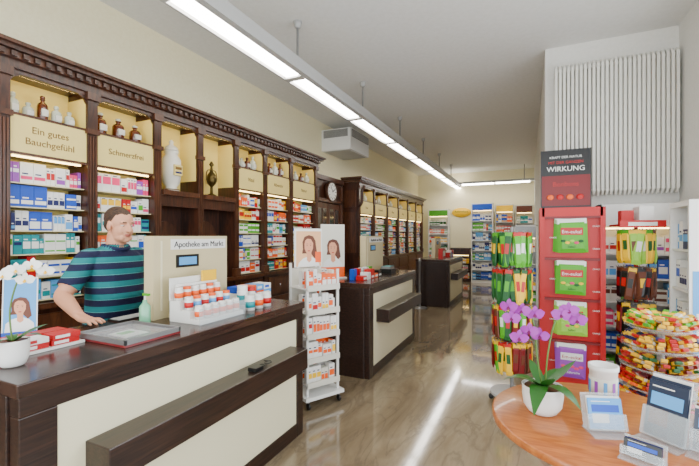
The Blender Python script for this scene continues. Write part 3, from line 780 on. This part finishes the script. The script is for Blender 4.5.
def leaflet_holder(name, x, y, rot, w, h, mats_, z=.751, d=.1):
    b = B(); b.M = T((x, y, z)) @ R(rot, 'Z')
    b.box(-w / 2, w / 2, -d / 2, d / 2, 0, .005, ACRYL)
    Mx = T((0, d / 2 - .03, .005)) @ R(-14, 'X')
    b.box(-w / 2, w / 2, .012, .016, 0, h, ACRYL, Mx); b.box(-w / 2, w / 2, -.03, -.026, 0, h * .45, ACRYL, Mx)
    b.box(-w / 2, -w / 2 + .003, -.03, .016, 0, h * .45, ACRYL, Mx); b.box(w / 2 - .003, w / 2, -.03, .016, 0, h * .45, ACRYL, Mx)
    for k, m in enumerate(mats_):
        y0 = -.022 + k * .009
        b.box(-w / 2 + .008, w / 2 - .008, y0, y0 + .005, .004, h * (.88 + .05 * k), m, Mx)
        b.box(-w / 2 + .02, w / 2 - .05, y0 - .0008, y0, h * .78, h * (.8 + .03 * k), WHITE if m != WHITE else BLUE, Mx)
        b.box(-w / 2 + .02, w / 2 - .02, y0 - .0008, y0, h * .5, h * .7, LBLUE if h > .15 else BLUE, Mx)
        b.box(-w / 2 + .02, w / 2 - .06, y0 - .0009, y0, h * .2, h * .45, BROWNP if h > .15 else WHITE, Mx)
    b.done(name)
leaflet_holder("leaflet_holder", .44, 1.74, -40, .14, .23, [SLATE, SLATE, WHITE])
leaflet_holder("leaflet_holder", .275, 1.74, 20, .14, .13, [LBLUE, WHITE])
leaflet_holder("leaflet_holder", .56, 1.68, -30, .12, .16, [SLATE, WHITE, BROWNP])
leaflet_holder("leaflet_holder", .345, 1.57, -25, .12, .06, [BLACK, NAVY], d=.08)

# ------------------------------------------------------------------ pharmacist
def build_man():
    SKIN = mat("skin", (212, 152, 120), .5); TRO = mat("trousers", (30, 34, 48), .8)
    HAIR = noise_mat("brown_hair", (34, 22, 14), (78, 52, 34), (1, 1, 3), 60, .7, 4, 1.0, .4); SHOE = mat("shoe_leather", (25, 22, 20), .4)
    LIPS = mat("lips", (178, 102, 86), .5); COLR = mat("polo_collar", (16, 26, 66), .8)
    SHIRT = bpy.data.materials.new("striped_polo"); SHIRT.use_nodes = True
    nt = SHIRT.node_tree; N = nt.nodes; L = nt.links; bs = N["Principled BSDF"]; bs.inputs["Roughness"].default_value = .85
    tc = N.new("ShaderNodeTexCoord"); sp = N.new("ShaderNodeSeparateXYZ"); L.new(tc.outputs["Object"], sp.inputs[0])
    md = N.new("ShaderNodeMath"); md.operation = 'MULTIPLY'; md.inputs[1].default_value = 1 / .08; L.new(sp.outputs["Z"], md.inputs[0])
    fr = N.new("ShaderNodeMath"); fr.operation = 'FRACT'; L.new(md.outputs[0], fr.inputs[0])
    cr = N.new("ShaderNodeValToRGB"); cr.color_ramp.interpolation = 'CONSTANT'
    e = cr.color_ramp.elements; e[0].position = 0; e[0].color = lin((12, 20, 58)); e[1].position = .56; e[1].color = lin((6, 118, 122))
    q = e.new(.52); q.color = lin((90, 160, 160)); L.new(fr.outputs[0], cr.inputs[0]); L.new(cr.outputs[0], bs.inputs["Base Color"])
    fn = N.new("ShaderNodeTexNoise"); fn.inputs["Scale"].default_value = 9; fn.inputs["Detail"].default_value = 2; L.new(tc.outputs["Object"], fn.inputs["Vector"])
    bp = N.new("ShaderNodeBump"); bp.inputs["Strength"].default_value = .6; bp.inputs["Distance"].default_value = .03
    L.new(fn.outputs["Fac"], bp.inputs["Height"]); L.new(bp.outputs[0], bs.inputs["Normal"])
    X0, Y0 = -2.62, 1.75
    b = B(); b.M = T((X0, Y0, 0))
    def torso(rings, m, seg=40):
        vs = []; fs = []
        RR = []
        for i in range(len(rings) - 1):
            for k in range(4):
                t = k / 4; RR.append([rings[i][j] * (1 - t) + rings[i + 1][j] * t for j in range(4)])
        RR.append(rings[-1])
        for (z, cx, rx, ry) in RR:
            for i in range(seg):
                a = 2 * math.pi * i / seg; ca, sa = math.cos(a), math.sin(a)
                vs.append((cx + rx * math.copysign(abs(ca) ** .85, ca), ry * math.copysign(abs(sa) ** .85, sa), z))
        n = len(RR)
        for j in range(n - 1):
            for i in range(seg):
                i2 = (i + 1) % seg; fs.append((j * seg + i, j * seg + i2, (j + 1) * seg + i2, (j + 1) * seg + i))
        fs.append(tuple(range(seg - 1, -1, -1))); fs.append(tuple((n - 1) * seg + i for i in range(seg)))
        b.add(vs, fs, m, True)
    torso([(.90, 0, .14, .19), (.94, 0, .145, .193), (1.0, .02, .155, .188), (1.1, .025, .152, .188), (1.2, .015, .14, .19), (1.3, .01, .125, .195), (1.35, .005, .11, .195), (1.385, 0, .09, .165), (1.415, 0, .075, .115), (1.44, .01, .062, .07)], SHIRT)
    torso([(.80, 0, .12, .17), (.86, 0, .13, .178), (.93, 0, .13, .175)], TRO)
    b.tube([(0.0, 0, 1.36), (.015, 0, 1.44), (.035, 0, 1.52)], [.068, .062, .06], SKIN, 24, sub=6)
    cp = [(.015 + .076 * math.cos(t), .08 * math.sin(t), 1.437 - .028 * max(0, math.cos(t))) for t in [i * math.pi / 16 for i in range(33)]]
    b.tube(cp, .012, COLR, 10)
    def arm(sh, el, wr, s_):
        sh, el, wr = Vector(sh), Vector(el), Vector(wr)
        b.tube([tuple(sh + Vector((0, -s_ * .06, .02))), tuple(sh), tuple(sh.lerp(el, .35)), tuple(sh.lerp(el, .78))], [.06, .073, .068, .066], SHIRT, 24, sub=7)
        b.tube([tuple(sh.lerp(el, .5)), tuple(sh.lerp(el, .8)), tuple(el), tuple(el.lerp(wr, .3)), tuple(el.lerp(wr, .7)), tuple(wr)], [.05, .048, .044, .045, .036, .028], SKIN, 20, sub=7)
    wr1 = (.31, -.42, 1.055); wr2 = (.33, .15, 1.06)
    arm((.0, -.185, 1.34), (.03, -.35, 1.13), wr1, -1)
    arm((.0, .185, 1.34), (.1, .3, 1.12), wr2, 1)
    def hand(wr, fd, s_):
        wr = Vector(wr); f = Vector(fd).normalized(); side = Vector((0, 0, 1)).cross(f).normalized()
        for q, o in enumerate((-.027, -.009, .009, .027)):
            p1 = wr + side * (o * .6); p2 = wr + f * .085 + side * o; p2.z = 1.027
            mid = p1.lerp(p2, .5); mid.z = (p1.z + p2.z) / 2 - .006
            b.tube([tuple(p1), tuple(mid), tuple(p2)], [.016, .0155, .012], SKIN, 12, sub=4)
        lens = (.062, .076, .080, .068)
        for q, o in enumerate((-.03, -.01, .011, .032)):
            ln = lens[q] if s_ > 0 else lens[3 - q]
            dirn = (f + side * (o * 5)).normalized()
            base = wr + f * .082 + side * o; base.z = 1.027
            a1 = base + dirn * ln * .45; a1.z = 1.03; a2 = base + dirn * ln * .78; a2.z = 1.02; a3 = base + dirn * ln; a3.z = 1.0115
            b.tube([tuple(base), tuple(a1), tuple(a2), tuple(a3)], [.0098, .0092, .0085, .0068], SKIN, 10, sub=4)
        t0 = wr + f * .025 + side * (.022 * s_); t1 = t0 + f * .028 + side * (.028 * s_); t2 = t1 + f * .03 + side * (.008 * s_)
        t0.z = 1.03; t1.z = 1.02; t2.z = 1.012
        b.tube([tuple(t0), tuple(t1), tuple(t2)], [.014, .0115, .008], SKIN, 10, sub=4)
    hand(wr1, (1, .15, 0), 1); hand(wr2, (1, -.2, 0), -1)
    for s_ in (-1, 1):
        b.tube([(0, s_ * .085, .88), (.01, s_ * .095, .7), (.02, s_ * .1, .5), (0, s_ * .1, .3), (-.01, s_ * .1, .1), (-.01, s_ * .1, .06)], [.1, .09, .068, .062, .055, .056], TRO, 20, sub=5)
        b.ell((.06, s_ * .105, .038), (.14, .048, .037), SHOE, 20, 10)
    # head (local: +x = face, z up)
    Hh = T((.06, 0, 1.577)) @ R(2, 'Z') @ R(6, 'Y')
    skinE = [((-.01, 0, .03), (.095, .076, .088)), ((.018, 0, -.035), (.07, .062, .085)), ((.03, 0, -.083), (.052, .054, .036)), ((.066, 0, -.1), (.02, .028, .017))]
    hairE = [((-.030, 0, .043), (.094, .0785, .084)), ((-.048, 0, -.002), (.066, .073, .062))]
    def e_(c, r, m, seg=28, rg=18): b.ell(c, r, m, seg, rg, Hh)
    for c, r in skinE: e_(c, r, SKIN)
    b.tube([(.082, 0, .014), (.094, 0, -.01), (.107, 0, -.03), (.098, 0, -.038)], [.008, .0095, .0125, .009], SKIN, 12, Hh, sub=4)
    for s_ in (-1, 1):
        e_((.092, s_ * .011, -.034), (.01, .008, .007), SKIN); e_((.074, s_ * .03, .022), (.013, .024, .008), SKIN)
        e_((.054, s_ * .034, -.04), (.024, .022, .028), SKIN); e_((-.004, s_ * .078, -.01), (.019, .010, .031), SKIN)
        e_((.062, s_ * .028, -.085), (.02, .02, .02), SKIN)
    e_((.0805, 0, -.059), (.01, .023, .0045), SKIN); e_((.079, 0, -.068), (.01, .019, .005), SKIN)
    for c, r in hairE: e_(c, r, HAIR)
    iS, iH, iL = b.mi(SKIN), b.mi(HAIR), b.mi(LIPS)
    kd = kdtree.KDTree(len(b.v))
    for i, p in enumerate(b.v): kd.insert(p, i)
    kd.balance()
    me = bpy.data.meshes.new("tmp"); me.from_pydata([tuple(p) for p in b.v], [], b.f)
    bm = bmesh.new(); bm.from_mesh(me); bmesh.ops.recalc_face_normals(bm, faces=bm.faces); bm.to_mesh(me); bm.free()
    ob = bpy.data.objects.new("tmp", me); COL.objects.link(ob)
    r = ob.modifiers.new("r", 'REMESH'); r.mode = 'VOXEL'; r.voxel_size = .0042; r.use_smooth_shade = True
    sm = ob.modifiers.new("s", 'SMOOTH'); sm.iterations = 3; sm.factor = .5
    dg = bpy.context.evaluated_depsgraph_get(); nm = bpy.data.meshes.new_from_object(ob.evaluated_get(dg))
    bpy.data.objects.remove(ob)
    o = Vector((X0, Y0, 0))
    inv = (T((X0, Y0, 0)) @ Hh).inverted()
    mi = []
    for p in nm.polygons:
        _, i, _ = kd.find(p.center); t = b.tag[i]
        if p.center.z > 1.44 and t in (iS, iH):
            q = inv @ p.center
            if q.x > .035: line = .078 - abs(q.y) * .1
            elif q.x > .012: line = .078 - (.035 - q.x) * 2.2
            elif q.x > -.022: line = .022
            else: line = .022 - (-.022 - q.x) * 2.6
            line = max(line, -.055)
            t = iH if q.z > line + .004 * math.sin(q.y * 130) else iS
            if abs(q.y) > .0785 and abs(q.x + .004) < .021 and -.045 < q.z < .022: t = iS
            if q.x > .055 and -.0725 < q.z < -.0555 and abs(q.y) < .021: t = iL
            if q.x > .055 and .020 < q.z < .0262 and .016 < abs(q.y) < .044: t = iH
        mi.append(t)
    nm.materials.clear()
    for m in b.mats: nm.materials.append(m)
    nm.polygons.foreach_set("material_index", mi); nm.polygons.foreach_set("use_smooth", [True] * len(mi))
    for v in nm.vertices: v.co -= o
    nm.update()
    man = bpy.data.objects.new("pharmacist_man", nm); COL.objects.link(man); man.location = o
    ey = B(); ey.M = T((X0, Y0, 0)) @ Hh
    EW = mat("eye_white", (215, 205, 196), .2); EI = mat("eye_iris", (40, 32, 26), .1)
    for s_ in (-1, 1):
        ey.ell((.0645, s_ * .031, .001), (.0125, .0135, .006), EW, 14, 10); ey.ell((.0735, s_ * .0305 + .002, -.001), (.0042, .0048, .0045), EI, 10, 8)
    ey.done("eyes", parent=man)
build_man()

# ------------------------------------------------------------------ lights
def area(name, loc, rot, sx, sy, p, col):
    l = bpy.data.lights.new(name, 'AREA'); l.shape = 'RECTANGLE'; l.size = sx; l.size_y = sy; l.energy = p; l.color = col
    o = bpy.data.objects.new(name, l); COL.objects.link(o); o.location = loc; o.rotation_euler = [math.radians(a) for a in rot]
    return o
DAY = (.90, .95, 1.0)
area("daylight_window_1", (XR + .3, -.15, 1.75), (0, 90, 0), 2.6, 2.3, 105, DAY)
area("daylight_window_2", (XR + .3, 2.7, 1.75), (0, 90, 0), 2.6, 2.7, 110, DAY)
area("daylight_window_3", (-1.97, YF - .3, 1.75), (90, 0, 0), 2.4, 2.6, 140, DAY)
area("daylight_door", (.37, YF - .3, 1.5), (90, 0, 0), 1.6, 2.9, 100, DAY)
W = bpy.data.worlds.new("sky"); S.world = W; W.use_nodes = True
W.node_tree.nodes["Background"].inputs[0].default_value = (.85, .93, 1, 1); W.node_tree.nodes["Background"].inputs[1].default_value = 1.2

# ------------------------------------------------------------------ camera
cd = bpy.data.cameras.new("camera"); cam = bpy.data.objects.new("camera", cd); COL.objects.link(cam)
cd.sensor_width = 36; cd.lens = 385 / 699 * 36; cd.shift_y = 3 / 699; cd.clip_start = .05
cam.location = (0, 0, 1.5); cam.rotation_euler = (math.radians(90), 0, math.radians(24.87))
S.camera = cam
